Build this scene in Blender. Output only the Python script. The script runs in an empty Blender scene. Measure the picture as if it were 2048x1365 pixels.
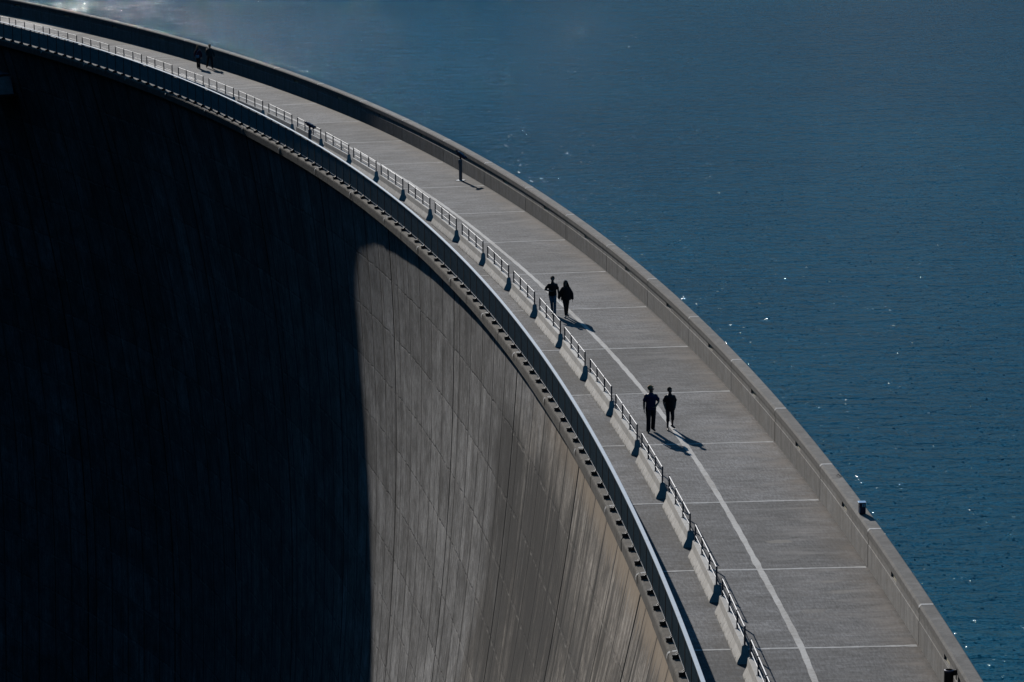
import bpy, bmesh, math, random
import numpy as np
from mathutils import Vector, Matrix, Euler
random.seed(7)
rng = np.random.default_rng(7)
SC = bpy.context.scene
COL = SC.collection

# ------------------------------------------------------------------ camera
cam_d = bpy.data.cameras.new('camera'); cam = bpy.data.objects.new('camera', cam_d); COL.objects.link(cam)
cam_d.sensor_width = 36; cam_d.lens = 7467.28/2048*36
cam_d.clip_start = 1; cam_d.clip_end = 20000
PIT, ROL = 0.188137468, -0.004743461
S = 1.083
CAMZ = 28.2484*S
Rv = Vector((1, 0, 0)); Dv = Vector((0, -math.sin(PIT), -math.cos(PIT))); Fv = Vector((0, math.cos(PIT), -math.sin(PIT)))
rr = Rv*math.cos(ROL) - Dv*math.sin(ROL); uu = -(Rv*math.sin(ROL) + Dv*math.cos(ROL))
mw = Matrix.Identity(4)
for i in range(3):
    mw[i][0] = rr[i]; mw[i][1] = uu[i]; mw[i][2] = -Fv[i]
mw[2][3] = CAMZ
cam.matrix_world = mw
SC.camera = cam

# ------------------------------------------------------------------ sky and sun
SUN_AZ = 108.05      # degrees from +X towards +Y (direction the sun is seen in)
SUN_EL = 23.4
w = bpy.data.worlds.new('World'); SC.world = w; w.use_nodes = True
nt = w.node_tree; nt.nodes.clear()
sky = nt.nodes.new('ShaderNodeTexSky'); sky.sky_type = 'NISHITA'; sky.sun_disc = False
sky.sun_elevation = math.radians(SUN_EL); sky.sun_rotation = math.radians(90-SUN_AZ)
sky.altitude = 1900; sky.air_density = 1.0; sky.dust_density = 0.3; sky.ozone_density = 3.0
bg = nt.nodes.new('ShaderNodeBackground'); bg.inputs['Strength'].default_value = 0.082
wo = nt.nodes.new('ShaderNodeOutputWorld')
tint = nt.nodes.new('ShaderNodeMix'); tint.data_type = 'RGBA'; tint.blend_type = 'MULTIPLY'; tint.inputs[0].default_value = 1.0
tint.inputs[7].default_value = (0.40, 0.98, 1.12, 1)      # deep alpine blue
nt.links.new(sky.outputs[0], tint.inputs[6]); nt.links.new(tint.outputs[2], bg.inputs[0]); nt.links.new(bg.outputs[0], wo.inputs[0])
sd = bpy.data.lights.new('sun', 'SUN'); so = bpy.data.objects.new('sun', sd); COL.objects.link(so)
sd.energy = 5.0; sd.angle = math.radians(0.53); sd.color = (1.0, 0.955, 0.90)
SUNV = Vector((math.cos(math.radians(SUN_AZ))*math.cos(math.radians(SUN_EL)),
               math.sin(math.radians(SUN_AZ))*math.cos(math.radians(SUN_EL)), math.sin(math.radians(SUN_EL))))
so.rotation_euler = SUNV.to_track_quat('Z', 'Y').to_euler()
SC.view_settings.view_transform = 'Standard'; SC.view_settings.look = 'None'
SC.view_settings.exposure = -0.02; SC.view_settings.gamma = 1.0
SC.render.engine = 'CYCLES'
SC.cycles.diffuse_bounces = 0; SC.cycles.sample_clamp_indirect = 4
SC.render.resolution_x = 1024; SC.render.resolution_y = 682

# ------------------------------------------------------------------ crest line
QX, QY = 1.14487039*10*S, 1.02045200*100*S
HA, HB, HC, HD = 1.62876709, 0.156049280, 0.0462925700, 0.00690303850
L = 9.04545446*S                  # one deck bay between two joints
def heading(s):
    t = s/S/100
    return HA + HB*t + HC*t*t + HD*t**3
_ds = 0.25; S0, S1 = -110.0, 300.0
_s = np.arange(0, S1, _ds); _h = heading(_s+_ds/2)
_xp = QX+np.concatenate([[0], np.cumsum(np.cos(_h)*_ds)])[:-1]; _yp = QY+np.concatenate([[0], np.cumsum(np.sin(_h)*_ds)])[:-1]
_sn = np.arange(0, S0, -_ds); _hn = heading(np.maximum(_sn, -60)-_ds/2)
_xn = QX-np.concatenate([[0], np.cumsum(np.cos(_hn)*_ds)])[:-1]; _yn = QY-np.concatenate([[0], np.cumsum(np.sin(_hn)*_ds)])[:-1]
CS = np.concatenate([_sn[::-1], _s[1:]]); CX = np.concatenate([_xn[::-1], _xp[1:]]); CY = np.concatenate([_yn[::-1], _yp[1:]])
def pt(s, w, z=0.0):
    """point at arc length s along the crest, w metres downstream of the parapet foot"""
    x = float(np.interp(s, CS, CX)); y = float(np.interp(s, CS, CY)); h = float(heading(max(s, -60.0)))
    return Vector((x-math.sin(h)*w, y+math.cos(h)*w, z))
def hd(s): return float(heading(max(s, -60.0)))
def sk(k): return (20-k)*L

# ------------------------------------------------------------------ helpers
def tag(o, label=None, cat=None, group=None, kind=None):
    if label: o['label'] = label
    if cat: o['category'] = cat
    if group: o['group'] = group
    if kind: o['kind'] = kind
    return o
def link(name, bm_or_me, mat=None, parent=None, smooth=False):
    if isinstance(bm_or_me, bmesh.types.BMesh):
        me = bpy.data.meshes.new(name); bm_or_me.to_mesh(me); bm_or_me.free()
    else: me = bm_or_me
    o = bpy.data.objects.new(name, me); COL.objects.link(o)
    if mat is not None and not me.materials: me.materials.append(mat)
    if parent is not None: o.parent = parent
    if smooth:
        for p in me.polygons: p.use_smooth = True
    return o
def empty(name, loc=(0, 0, 0), rz=0.0):
    o = bpy.data.objects.new(name, None); COL.objects.link(o); o.location = loc; o.rotation_euler = (0, 0, rz)
    o.empty_display_size = 0.3
    return o
def dup_tree(o, parent=None):
    c = o.copy(); COL.objects.link(c)
    if parent is not None: c.parent = parent
    for ch in o.children: dup_tree(ch, c)
    return c
def box(bm, c, size, rz=0.0, bevel=0.0, rot=None):
    r = bmesh.ops.create_cube(bm, size=1.0)
    vs = r['verts']
    M = Matrix.Translation(Vector(c)) @ (rot.to_4x4() if rot is not None else Matrix.Rotation(rz, 4, 'Z')) @ Matrix.Diagonal((*size, 1))
    bmesh.ops.transform(bm, matrix=M, verts=vs)
    if bevel > 0:
        es = {e for v in vs for e in v.link_edges}
        bmesh.ops.bevel(bm, geom=list(es), offset=bevel, segments=1, affect='EDGES')
def cone(bm, a, b, r1, r2, n=12, caps=True):
    a = Vector(a); b = Vector(b); d = b-a
    M = Matrix.Translation((a+b)/2) @ d.to_track_quat('Z', 'Y').to_matrix().to_4x4()
    bmesh.ops.create_cone(bm, cap_ends=caps, segments=n, radius1=r1, radius2=r2, depth=d.length, matrix=M)
def ball(bm, c, r, sc=(1, 1, 1), n=12, rot=None):
    M = Matrix.Translation(Vector(c)) @ (rot.to_4x4() if rot is not None else Matrix.Identity(4)) @ Matrix.Diagonal((r*sc[0], r*sc[1], r*sc[2], 1))
    bmesh.ops.create_uvsphere(bm, u_segments=n, v_segments=max(6, n*2//3), radius=1.0, matrix=M)
def sweep(name, prof, s_list, mat, parent=None, closed=True, caps=True, vcoord=None, zoff=None, smooth=False):
    """extrude a (w,z) profile along the crest; UV = metres along, metres along the profile"""
    n = len(prof); m = len(s_list)
    verts = []
    for s in s_list:
        x = float(np.interp(s, CS, CX)); y = float(np.interp(s, CS, CY)); h = hd(s); sh, ch = math.sin(h), math.cos(h)
        for (wv, zv) in prof: verts.append((x-sh*wv, y+ch*wv, zv))
    faces = []; uvs = []
    acc = [0.0]
    for i in range(1, n+1):
        a, b = prof[i-1], prof[i % n]; acc.append(acc[-1]+math.hypot(a[0]-b[0], a[1]-b[1]))
    rngn = n if closed else n-1
    for j in range(m-1):
        for i in range(rngn):
            i2 = (i+1) % n
            faces.append((j*n+i, j*n+i2, (j+1)*n+i2, (j+1)*n+i))
            uvs += [(s_list[j], acc[i]), (s_list[j], acc[i+1]), (s_list[j+1], acc[i+1]), (s_list[j+1], acc[i])]
    if caps and closed:
        faces.append(tuple(range(n-1, -1, -1))); uvs += [(prof[i][0], prof[i][1]) for i in range(n-1, -1, -1)]
        faces.append(tuple((m-1)*n+i for i in range(n))); uvs += [(prof[i][0], prof[i][1]) for i in range(n)]
    me = bpy.data.meshes.new(name); me.from_pydata(verts, [], faces)
    ul = me.uv_layers.new(name='UVMap'); ul.data.foreach_set('uv', np.array(uvs, dtype=np.float32).ravel())
    o = link(name, me, mat, parent)
    # normals outward
    bm = bmesh.new(); bm.from_mesh(me)
    if closed and caps: bmesh.ops.recalc_face_normals(bm, faces=bm.faces)
    bm.to_mesh(me); bm.free(); me.update()
    if smooth:
        for p in me.polygons: p.use_smooth = True
    return o
def srange(a, b, step):
    n = max(1, int(round(abs(b-a)/step))); return [a+(b-a)*i/n for i in range(n+1)]

# ------------------------------------------------------------------ materials
def mat_new(name):
    m = bpy.data.materials.new(name); m.use_nodes = True
    t = m.node_tree; p = t.nodes['Principled BSDF']
    return m, t, p
class NB:
    """tiny node builder"""
    def __init__(s, t): s.t = t
    def n(s, typ, **kw):
        nd = s.t.nodes.new(typ)
        for k, v in kw.items(): setattr(nd, k, v)
        return nd
    def l(s, a, b): s.t.links.new(a, b)
    def val(s, sock, v):
        if hasattr(v, 'is_linked') or isinstance(v, bpy.types.NodeSocket): s.l(v, sock)
        else: sock.default_value = v
    def math(s, op, a, b=None, c=None, clamp=False):
        nd = s.n('ShaderNodeMath', operation=op); nd.use_clamp = clamp
        s.val(nd.inputs[0], a)
        if b is not None: s.val(nd.inputs[1], b)
        if c is not None: s.val(nd.inputs[2], c)
        return nd.outputs[0]
    def mix(s, f, a, b, blend='MIX'):
        nd = s.n('ShaderNodeMix', data_type='RGBA', blend_type=blend); nd.clamp_factor = True
        s.val(nd.inputs[0], f)
        for i, v in ((6, a), (7, b)):
            if isinstance(v, bpy.types.NodeSocket): s.l(v, nd.inputs[i])
            else: nd.inputs[i].default_value = (*v, 1) if len(v) == 3 else v
        return nd.outputs[2]
    def ramp(s, f, lo, hi, a=0.0, b=1.0):
        nd = s.n('ShaderNodeMapRange'); nd.clamp = True
        s.val(nd.inputs['Value'], f); nd.inputs['From Min'].default_value = lo; nd.inputs['From Max'].default_value = hi
        nd.inputs['To Min'].default_value = a; nd.inputs['To Max'].default_value = b
        return nd.outputs[0]
    def noise(s, vec, scale, detail=4, rough=0.55, dist=0.0):
        nd = s.n('ShaderNodeTexNoise'); nd.inputs['Scale'].default_value = scale; nd.inputs['Detail'].default_value = detail
        nd.inputs['Roughness'].default_value = rough; nd.inputs['Distortion'].default_value = dist
        if vec is not None: s.l(vec, nd.inputs['Vector'])
        return nd.outputs['Fac']
    def mapping(s, vec, scale=(1, 1, 1), loc=(0, 0, 0)):
        nd = s.n('ShaderNodeMapping'); nd.inputs['Scale'].default_value = scale; nd.inputs['Location'].default_value = loc
        s.l(vec, nd.inputs['Vector']); return nd.outputs[0]
    def bump(s, h, strength, dist, normal=None):
        nd = s.n('ShaderNodeBump'); nd.inputs['Strength'].default_value = strength; nd.inputs['Distance'].default_value = dist
        s.l(h, nd.inputs['Height'])
        if normal is not None: s.l(normal, nd.inputs['Normal'])
        return nd.outputs[0]

def plain(name, col, rough=0.6, metal=0.0, nscale=12.0, var=0.25, bump=0.0):
    m, t, p = mat_new(name); b = NB(t)
    co = b.n('ShaderNodeTexCoord').outputs['Object']
    n = b.noise(co, nscale, 5, 0.6)
    lo = tuple(c*(1-var) for c in col); hi = tuple(min(1, c*(1+var)) for c in col)
    b.l(b.mix(b.ramp(n, 0.3, 0.7), lo, hi), p.inputs['Base Color'])
    p.inputs['Roughness'].default_value = rough; p.inputs['Metallic'].default_value = metal
    if bump: b.l(b.bump(n, bump, 0.01), p.inputs['Normal'])
    return m

def m_deck(name, base, tint=1.0):
    m, t, p = mat_new(name); b = NB(t)
    tc = b.n('ShaderNodeTexCoord'); co = tc.outputs['Object']; uv = tc.outputs['UV']
    sep = b.n('ShaderNodeSeparateXYZ'); b.l(uv, sep.inputs[0]); u = sep.outputs[0]; v = sep.outputs[1]
    big = b.noise(co, 0.16, 5, 0.55, 0.3)
    # brushed look: streaks run across the deck
    st = b.noise(b.mapping(uv, (4.0, 0.8, 1)), 1.0, 5, 0.75)
    mid = b.noise(co, 1.7, 6, 0.62)
    fine = b.noise(co, 20.0, 4, 0.7)
    grain = b.noise(b.mapping(uv, (2.6, 13.0, 1)), 1.0, 3, 0.8)
    c0 = tuple(x*0.46 for x in base); c1 = tuple(x*1.40 for x in base)
    f = b.math('ADD', b.math('MULTIPLY', b.ramp(big, 0.3, 0.7), 0.20), b.math('MULTIPLY', b.ramp(st, 0.3, 0.7), 0.26))
    f = b.math('ADD', f, b.math('MULTIPLY', b.ramp(mid, 0.3, 0.7), 0.22))
    f = b.math('ADD', f, b.math('MULTIPLY', b.ramp(grain, 0.38, 0.62), 0.42))
    col = b.mix(f, c0, c1)
    # bays of slightly different age
    bay = b.math('FLOOR', b.math('DIVIDE', u, L))
    wn = b.n('ShaderNodeTexWhiteNoise', noise_dimensions='1D'); b.l(bay, wn.inputs['W'])
    bri = b.ramp(wn.outputs['Value'], 0, 1, 0.74, 1.16)
    bri = b.math('MULTIPLY', bri, b.ramp(grain, 0.34, 0.66, 0.80, 1.20))
    bri = b.math('MULTIPLY', bri, b.ramp(b.noise(co, 0.13, 4, 0.6, 0.8), 0.36, 0.62, 0.80, 1.20))
    bri = b.math('MULTIPLY', bri, b.ramp(st, 0.34, 0.66, 0.74, 1.26))
    bri = b.math('MULTIPLY', bri, b.ramp(b.noise(b.mapping(uv, (0.8, 0.35, 1)), 1.0, 6, 0.72, 0.5), 0.36, 0.64, 0.74, 1.22))
    vm = b.n('ShaderNodeVectorMath', operation='SCALE'); b.l(col, vm.inputs[0]); b.l(bri, vm.inputs['Scale'])
    col = vm.outputs[0]
    # pale dried-mud washes and warm dirt that collects along the parapet foot (v counted from the parapet)
    wash = b.math('MULTIPLY', b.ramp(b.noise(b.mapping(uv, (0.9, 0.28, 1), (3.1, 0.7, 0)), 0.9, 6, 0.62, 0.6), 0.49, 0.66), b.ramp(v, 3.6, 1.4))
    col = b.mix(b.math('MULTIPLY', wash, 0.75), col, tuple(x*1.75 for x in (base[0]*1.06, base[1], base[2]*0.93)))
    edge = b.math('MULTIPLY', b.ramp(v, 1.35, 0.1), b.ramp(b.noise(co, 0.8, 5, 0.6), 0.25, 0.72))
    col = b.mix(b.math('MULTIPLY', edge, 0.75), col, (base[0]*1.28, base[1]*1.02, base[2]*0.78))
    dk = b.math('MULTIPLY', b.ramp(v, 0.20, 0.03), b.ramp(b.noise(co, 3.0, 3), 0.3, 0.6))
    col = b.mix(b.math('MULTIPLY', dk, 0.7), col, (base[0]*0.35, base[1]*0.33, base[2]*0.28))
    # brown damp strip on both sides of the barrier row
    ba = b.math('ABSOLUTE', b.math('SUBTRACT', v, 5.65))
    brn = b.math('MULTIPLY', b.ramp(ba, 0.75, 0.15), b.ramp(b.noise(b.mapping(uv, (0.9, 2.5, 1)), 1.0, 5, 0.6), 0.36, 0.66))
    col = b.mix(b.math('MULTIPLY', brn, 0.65), col, (base[0]*0.55, base[1]*0.47, base[2]*0.38))
    # light oval dried puddles
    vo = b.n('ShaderNodeTexVoronoi'); vo.inputs['Scale'].default_value = 0.33; b.l(b.mapping(uv, (1.25, 0.8, 1), (0.4, 1.3, 0)), vo.inputs['Vector'])
    pd = b.math('ADD', vo.outputs['Distance'], b.math('MULTIPLY', b.math('SUBTRACT', mid, 0.5), 0.25))
    pud = b.math('MULTIPLY', b.ramp(pd, 0.12, 0.09), b.ramp(b.noise(co, 0.045, 2), 0.52, 0.6))
    pud = b.math('MULTIPLY', pud, b.ramp(v, 4.6, 3.4))
    col = b.mix(b.math('MULTIPLY', pud, 0.6), col, (base[0]*1.9, base[1]*1.75, base[2]*1.5))
    sp = b.ramp(fine, 0.66, 0.75); col = b.mix(b.math('MULTIPLY', sp, 0.35), col, tuple(x*1.7 for x in base))
    sp2 = b.ramp(b.noise(co, 17.0, 3, 0.8), 0.30, 0.22); col = b.mix(b.math('MULTIPLY', sp2, 0.5), col, tuple(x*0.4 for x in base))
    b.l(col, p.inputs['Base Color']); p.inputs['Roughness'].default_value = 0.92; p.inputs['Specular IOR Level'].default_value = 0.25
    h = b.math('ADD', b.math('MULTIPLY', grain, 0.7), b.math('MULTIPLY', st, 0.5))
    b.l(b.bump(b.math('ADD', h, b.math('MULTIPLY', fine, 0.4)), 0.7, 0.012), p.inputs['Normal'])
    return m

def m_concrete(name, base, warm, streak=0.6, scale=1.0, bumpd=0.01, lichen=False, moss=0.0):
    m, t, p = mat_new(name); b = NB(t)
    tc = b.n('ShaderNodeTexCoord'); co = tc.outputs['Object']; uv = tc.outputs['UV']
    big = b.noise(co, 0.5*scale, 5, 0.6, 0.4)
    mid = b.noise(co, 3.0*scale, 6, 0.65)
    fine = b.noise(co, 22.0*scale, 4, 0.75)
    ver = b.noise(b.mapping(co, (2.6*scale, 2.6*scale, 0.22*scale)), 1.0, 6, 0.65)
    f = b.math('ADD', b.math('MULTIPLY', b.ramp(mid, 0.3, 0.7), 0.5), b.math('MULTIPLY', b.ramp(fine, 0.3, 0.7), 0.5))
    col = b.mix(f, tuple(x*0.52 for x in base), tuple(x*1.40 for x in base))
    col = b.mix(b.math('MULTIPLY', b.ramp(big, 0.42, 0.7), 0.7), col, warm)
    col = b.mix(b.math('MULTIPLY', b.ramp(ver, 0.46, 0.66), streak), col, tuple(x*0.48 for x in base))
    col = b.mix(b.math('MULTIPLY', b.ramp(ver, 0.42, 0.25), streak*0.4), col, tuple(min(.9, x*1.35) for x in base))
    if moss:
        ms = b.ramp(b.noise(co, 1.6, 5, 0.7), 0.50, 0.66)
        col = b.mix(b.math('MULTIPLY', ms, moss), col, (0.05, 0.048, 0.035))
    if lichen:
        sep = b.n('ShaderNodeSeparateXYZ'); b.l(uv, sep.inputs[0])
        g = b.n('ShaderNodeNewGeometry'); nz = b.n('ShaderNodeSeparateXYZ'); b.l(g.outputs['Normal'], nz.inputs[0])
        topf = b.ramp(nz.outputs[2], 0.6, 0.9)
        ln = b.noise(co, 4.5, 6, 0.75)
        rz = b.math('MULTIPLY', b.ramp(sep.outputs[0], 14.0, 6.0), b.ramp(sep.outputs[1], 1.50, 1.78))
        lm = b.math('MULTIPLY', b.math('MULTIPLY', b.ramp(ln, 0.50, 0.58), rz), topf)
        col = b.mix(b.math('MULTIPLY', lm, 0.8), col, (0.19, 0.058, 0.026))
        gr = b.math('MULTIPLY', topf, b.ramp(b.noise(co, 1.3, 6, 0.72), 0.42, 0.62))
        col = b.mix(b.math('MULTIPLY', gr, 0.65), col, tuple(x*0.52 for x in base))
    b.l(col, p.inputs['Base Color']); p.inputs['Roughness'].default_value = 0.93; p.inputs['Specular IOR Level'].default_value = 0.2
    b.l(b.bump(b.math('ADD', mid, b.math('MULTIPLY', fine, 0.8)), 0.8, bumpd), p.inputs['Normal'])
    return m

def m_wall():
    m, t, p = mat_new('dam_face_concrete'); b = NB(t)
    tc = b.n('ShaderNodeTexCoord'); uv = tc.outputs['UV']
    sep = b.n('ShaderNodeSeparateXYZ'); b.l(uv, sep.inputs[0]); u = sep.outputs[0]; v = sep.outputs[1]  # v = depth below crest
    def N(su, sv, d=4, r_=0.6, loc=(0, 0), dist=0.0): return b.noise(b.mapping(uv, (su, sv, 1), (loc[0], loc[1], 0)), 1.0, d, r_, dist)
    mul = lambda a, c: b.math('MULTIPLY', a, c)
    BL = 2*L; PW = BL/5.5; LH = 3.05
    wob = mul(b.math('SUBTRACT', N(0.12, 0.40, 3), 0.5), 0.20)
    ub = b.math('FLOORED_MODULO', b.math('SUBTRACT', u, L), BL)
    um = b.math('ADD', ub, wob)
    uc = b.math('FLOORED_MODULO', um, PW)
    du = b.math('MINIMUM', uc, b.math('SUBTRACT', PW, uc))
    pid = b.math('ADD', b.math('FLOOR', b.math('DIVIDE', um, PW)), mul(b.math('FLOOR', b.math('DIVIDE', b.math('SUBTRACT', u, L), BL)), 7.0))
    db = b.math('MINIMUM', ub, b.math('SUBTRACT', BL, ub))                  # distance to block joint
    vj = mul(b.math('SUBTRACT', N(0.9, 0.4, 4, 0.7), 0.5), 0.34)
    vv = b.math('ADD', v, vj)
    vc = b.math('FLOORED_MODULO', vv, LH); dv = b.math('MINIMUM', vc, b.math('SUBTRACT', LH, vc))
    lid = b.math('FLOOR', b.math('DIVIDE', vv, LH))
    cmb = b.n('ShaderNodeCombineXYZ'); b.l(pid, cmb.inputs[0]); b.l(lid, cmb.inputs[1])
    wn = b.n('ShaderNodeTexWhiteNoise', noise_dimensions='2D'); b.l(cmb.outputs[0], wn.inputs['Vector']); pr = wn.outputs['Value']
    base = (0.285, 0.277, 0.270)
    blot = N(0.30, 0.22, 5, 0.6, dist=0.4)
    # brown weathering towards the bank and below, greyer fresh concrete towards the middle
    gz = b.math('SUBTRACT', u, mul(b.math('SUBTRACT', v, 6.0), 0.9))
    zone = b.ramp(b.math('ADD', gz, mul(b.math('SUBTRACT', blot, 0.5), 30.0)), 52.0, 42.0)
    stk = N(0.85, 0.035, 6, 0.7, (5, 0), 0.1); stk2 = N(2.6, 0.07, 5, 0.7, (11, 3)); stk3 = N(6.5, 0.14, 4, 0.7, (3, 13))
    brown = b.mix(b.ramp(stk2, 0.38, 0.62), (0.195, 0.166, 0.138), (0.395, 0.352, 0.302))
    col = b.mix(mul(zone, 0.85), base, brown)
    cm2 = b.n('ShaderNodeCombineXYZ'); b.l(b.math('FLOOR', b.math('DIVIDE', b.math('SUBTRACT', u, L), BL)), cm2.inputs[0]); b.l(lid, cm2.inputs[1])
    wn2 = b.n('ShaderNodeTexWhiteNoise', noise_dimensions='2D'); b.l(cm2.outputs[0], wn2.inputs['Vector'])
    k = mul(b.ramp(pr, 0, 1, 0.84, 1.16), b.ramp(wn2.outputs['Value'], 0, 1, 0.86, 1.14))
    k = mul(k, b.ramp(stk3, 0.38, 0.62, 0.64, 1.24))                        # board marks
    k = mul(k, b.ramp(N(5.0, 2.2, 5, 0.85), 0.38, 0.62, 0.60, 1.36))            # pitted grain
    k = mul(k, b.ramp(N(0.55, 0.45, 6, 0.7, (8, 2)), 0.38, 0.62, 0.56, 1.30))     # blotches
    vm = b.n('ShaderNodeVectorMath', operation='SCALE'); b.l(col, vm.inputs[0]); b.l(k, vm.inputs['Scale']); col = vm.outputs[0]
    # dark run-off streaks
    col = b.mix(mul(b.ramp(stk, 0.515, 0.60), b.ramp(zone, 0, 1, 0.30, 0.85)), col, (0.060, 0.054, 0.048))
    col = b.mix(mul(b.ramp(stk2, 0.53, 0.66), b.ramp(zone, 0, 1, 0.30, 0.70)), col, (0.075, 0.066, 0.058))
    # pale runs
    col = b.mix(mul(b.ramp(stk2, 0.42, 0.32), b.ramp(zone, 0, 1, 0.10, 0.40)), col, (0.40, 0.36, 0.31))
    # large dark organic stain where the brown zone begins
    org = mul(b.ramp(N(0.20, 0.11, 6, 0.7, (2, 9), 0.6), 0.49, 0.57), mul(b.ramp(zone, 0, 1, 0.0, 0.75), b.ramp(v, 2.5, 6.0)))
    col = b.mix(org, col, (0.070, 0.066, 0.062))
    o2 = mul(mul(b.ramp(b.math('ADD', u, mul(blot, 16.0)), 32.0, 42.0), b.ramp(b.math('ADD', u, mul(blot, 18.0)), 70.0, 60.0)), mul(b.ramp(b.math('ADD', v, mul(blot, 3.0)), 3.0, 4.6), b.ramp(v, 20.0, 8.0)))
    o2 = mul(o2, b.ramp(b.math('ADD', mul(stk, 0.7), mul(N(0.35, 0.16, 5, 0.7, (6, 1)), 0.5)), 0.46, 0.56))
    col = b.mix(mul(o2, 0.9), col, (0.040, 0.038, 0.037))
    # shade of the dam's middle deepened in the colour, with ragged dark staining
    shade_stain = mul(b.ramp(u, 90.0, 116.0), b.ramp(N(0.10, 0.05, 6, 0.7, (12, 2), 0.5), 0.30, 0.50))
    col = b.mix(mul(shade_stain, 0.55), col, (0.030, 0.038, 0.044))
    # tan run-off right under the crest near the bank
    tanw = b.math('ADD', v, mul(b.math('SUBTRACT', stk2, 0.5), 3.2))
    tan = mul(b.ramp(tanw, 1.5, 0.7), b.ramp(u, 42.0, 26.0))
    col = b.mix(mul(tan, 0.8), col, (0.38, 0.30, 0.22))
    lime = mul(b.ramp(N(1.6, 0.10, 4, 0.6, (31, 7)), 0.66, 0.74), b.ramp(N(0.09, 0.09, 2), 0.48, 0.58))
    col = b.mix(mul(lime, 0.6), col, (0.60, 0.61, 0.60))
    # seams between the shuttering panels, stained lift joints, block joints
    s1 = mul(b.ramp(du, 0.12, 0.05), b.ramp(N(0.5, 0.10, 3, 0.6, (1, 5)), 0.34, 0.50, 0.60, 1.0))
    s1 = mul(s1, b.ramp(zone, 0, 1, 1.0, 0.65))
    s2 = mul(mul(b.ramp(dv, 0.060, 0.02), b.ramp(zone, 0, 1, 0.8, 0.35)), b.ramp(N(0.5, 0.5, 5, 0.8, (4, 4)), 0.40, 0.58, 0.0, 0.85))
    seam = b.math('MAXIMUM', s1, s2); seam = b.math('MAXIMUM', seam, b.ramp(db, 0.20, 0.08))
    halo = mul(b.ramp(du, 0.45, 0.05), b.ramp(N(1.3, 0.09, 4, 0.7, (17, 5)), 0.45, 0.62))
    col = b.mix(mul(halo, 0.5), col, (0.085, 0.078, 0.072))
    col = b.mix(mul(seam, 0.96), col, (0.010, 0.012, 0.015))  # recess shade of the seams put into the colour as near black
    lip = mul(b.ramp(b.math('ABSOLUTE', b.math('SUBTRACT', vc, 0.14)), 0.06, 0.02), b.ramp(N(1.4, 0.5, 4), 0.48, 0.6))
    col = b.mix(mul(lip, 0.45), col, (0.42, 0.39, 0.35))
    b.l(col, p.inputs['Base Color']); p.inputs['Roughness'].default_value = 0.95; p.inputs['Specular IOR Level'].default_value = 0.1
    h = b.math('SUBTRACT', b.math('ADD', mul(pr, 0.5), mul(stk3, 0.5)), mul(seam, 2.0))
    h = b.math('ADD', h, mul(N(5.0, 3.0, 5, 0.8), 0.8))
    b.l(b.bump(h, 0.7, 0.025), p.inputs['Normal'])
    return m

def m_water():
    m, t, p = mat_new('lake_water'); b = NB(t)
    co = b.n('ShaderNodeTexCoord').outputs['Object']
    w1 = b.noise(b.mapping(co, (0.22, 0.38, 1)), 1.0, 3, 0.6, 0.5)
    w2 = b.noise(b.mapping(co, (0.8, 1.2, 1)), 1.0, 4, 0.62, 0.6)
    w3 = b.noise(b.mapping(co, (3.4, 4.2, 1)), 1.0, 4, 0.65, 0.4)
    h = b.math('ADD', b.math('MULTIPLY', w1, 0.30), b.math('MULTIPLY', w2, 0.17))
    h = b.math('ADD', h, b.math('MULTIPLY', w3, 0.045))
    nrm = b.bump(h, 1.0, 1.0)
    # small wavelet facets: every cell leans its own way, so a few of them catch the sun
    vo = b.n('ShaderNodeTexVoronoi'); vo.inputs['Scale'].default_value = 1.0; b.l(b.mapping(co, (9.5, 3.4, 1)), vo.inputs['Vector'])
    wn = b.n('ShaderNodeTexWhiteNoise', noise_dimensions='3D'); b.l(vo.outputs['Color'], wn.inputs['Vector'])
    c1 = b.n('ShaderNodeSeparateXYZ'); b.l(vo.outputs['Color'], c1.inputs[0]); c2 = b.n('ShaderNodeSeparateXYZ'); b.l(wn.outputs['Color'], c2.inputs[0])
    lg = lambda q: b.math('MULTIPLY', b.math('ADD', b.math('LOGARITHM', b.math('MAXIMUM', q, 0.001), math.e), 1.0), 0.062)
    tx = lg(c1.outputs[0]); ty = lg(c2.outputs[1])
    cv = b.n('ShaderNodeCombineXYZ'); b.l(tx, cv.inputs[0]); b.l(ty, cv.inputs[1])
    ad = b.n('ShaderNodeVectorMath', operation='ADD'); b.l(nrm, ad.inputs[0]); b.l(cv.outputs[0], ad.inputs[1])
    no = b.n('ShaderNodeVectorMath', operation='NORMALIZE'); b.l(ad.outputs[0], no.inputs[0]); b.l(no.outputs[0], p.inputs['Normal'])
    b.l(b.mix(b.ramp(b.noise(co, 0.02, 4, 0.6), 0.35, 0.65), (0.0, 0.050, 0.080), (0.0, 0.074, 0.116)), p.inputs['Base Color'])
    p.inputs['Roughness'].default_value = 0.09; p.inputs['IOR'].default_value = 1.333
    return m

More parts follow.
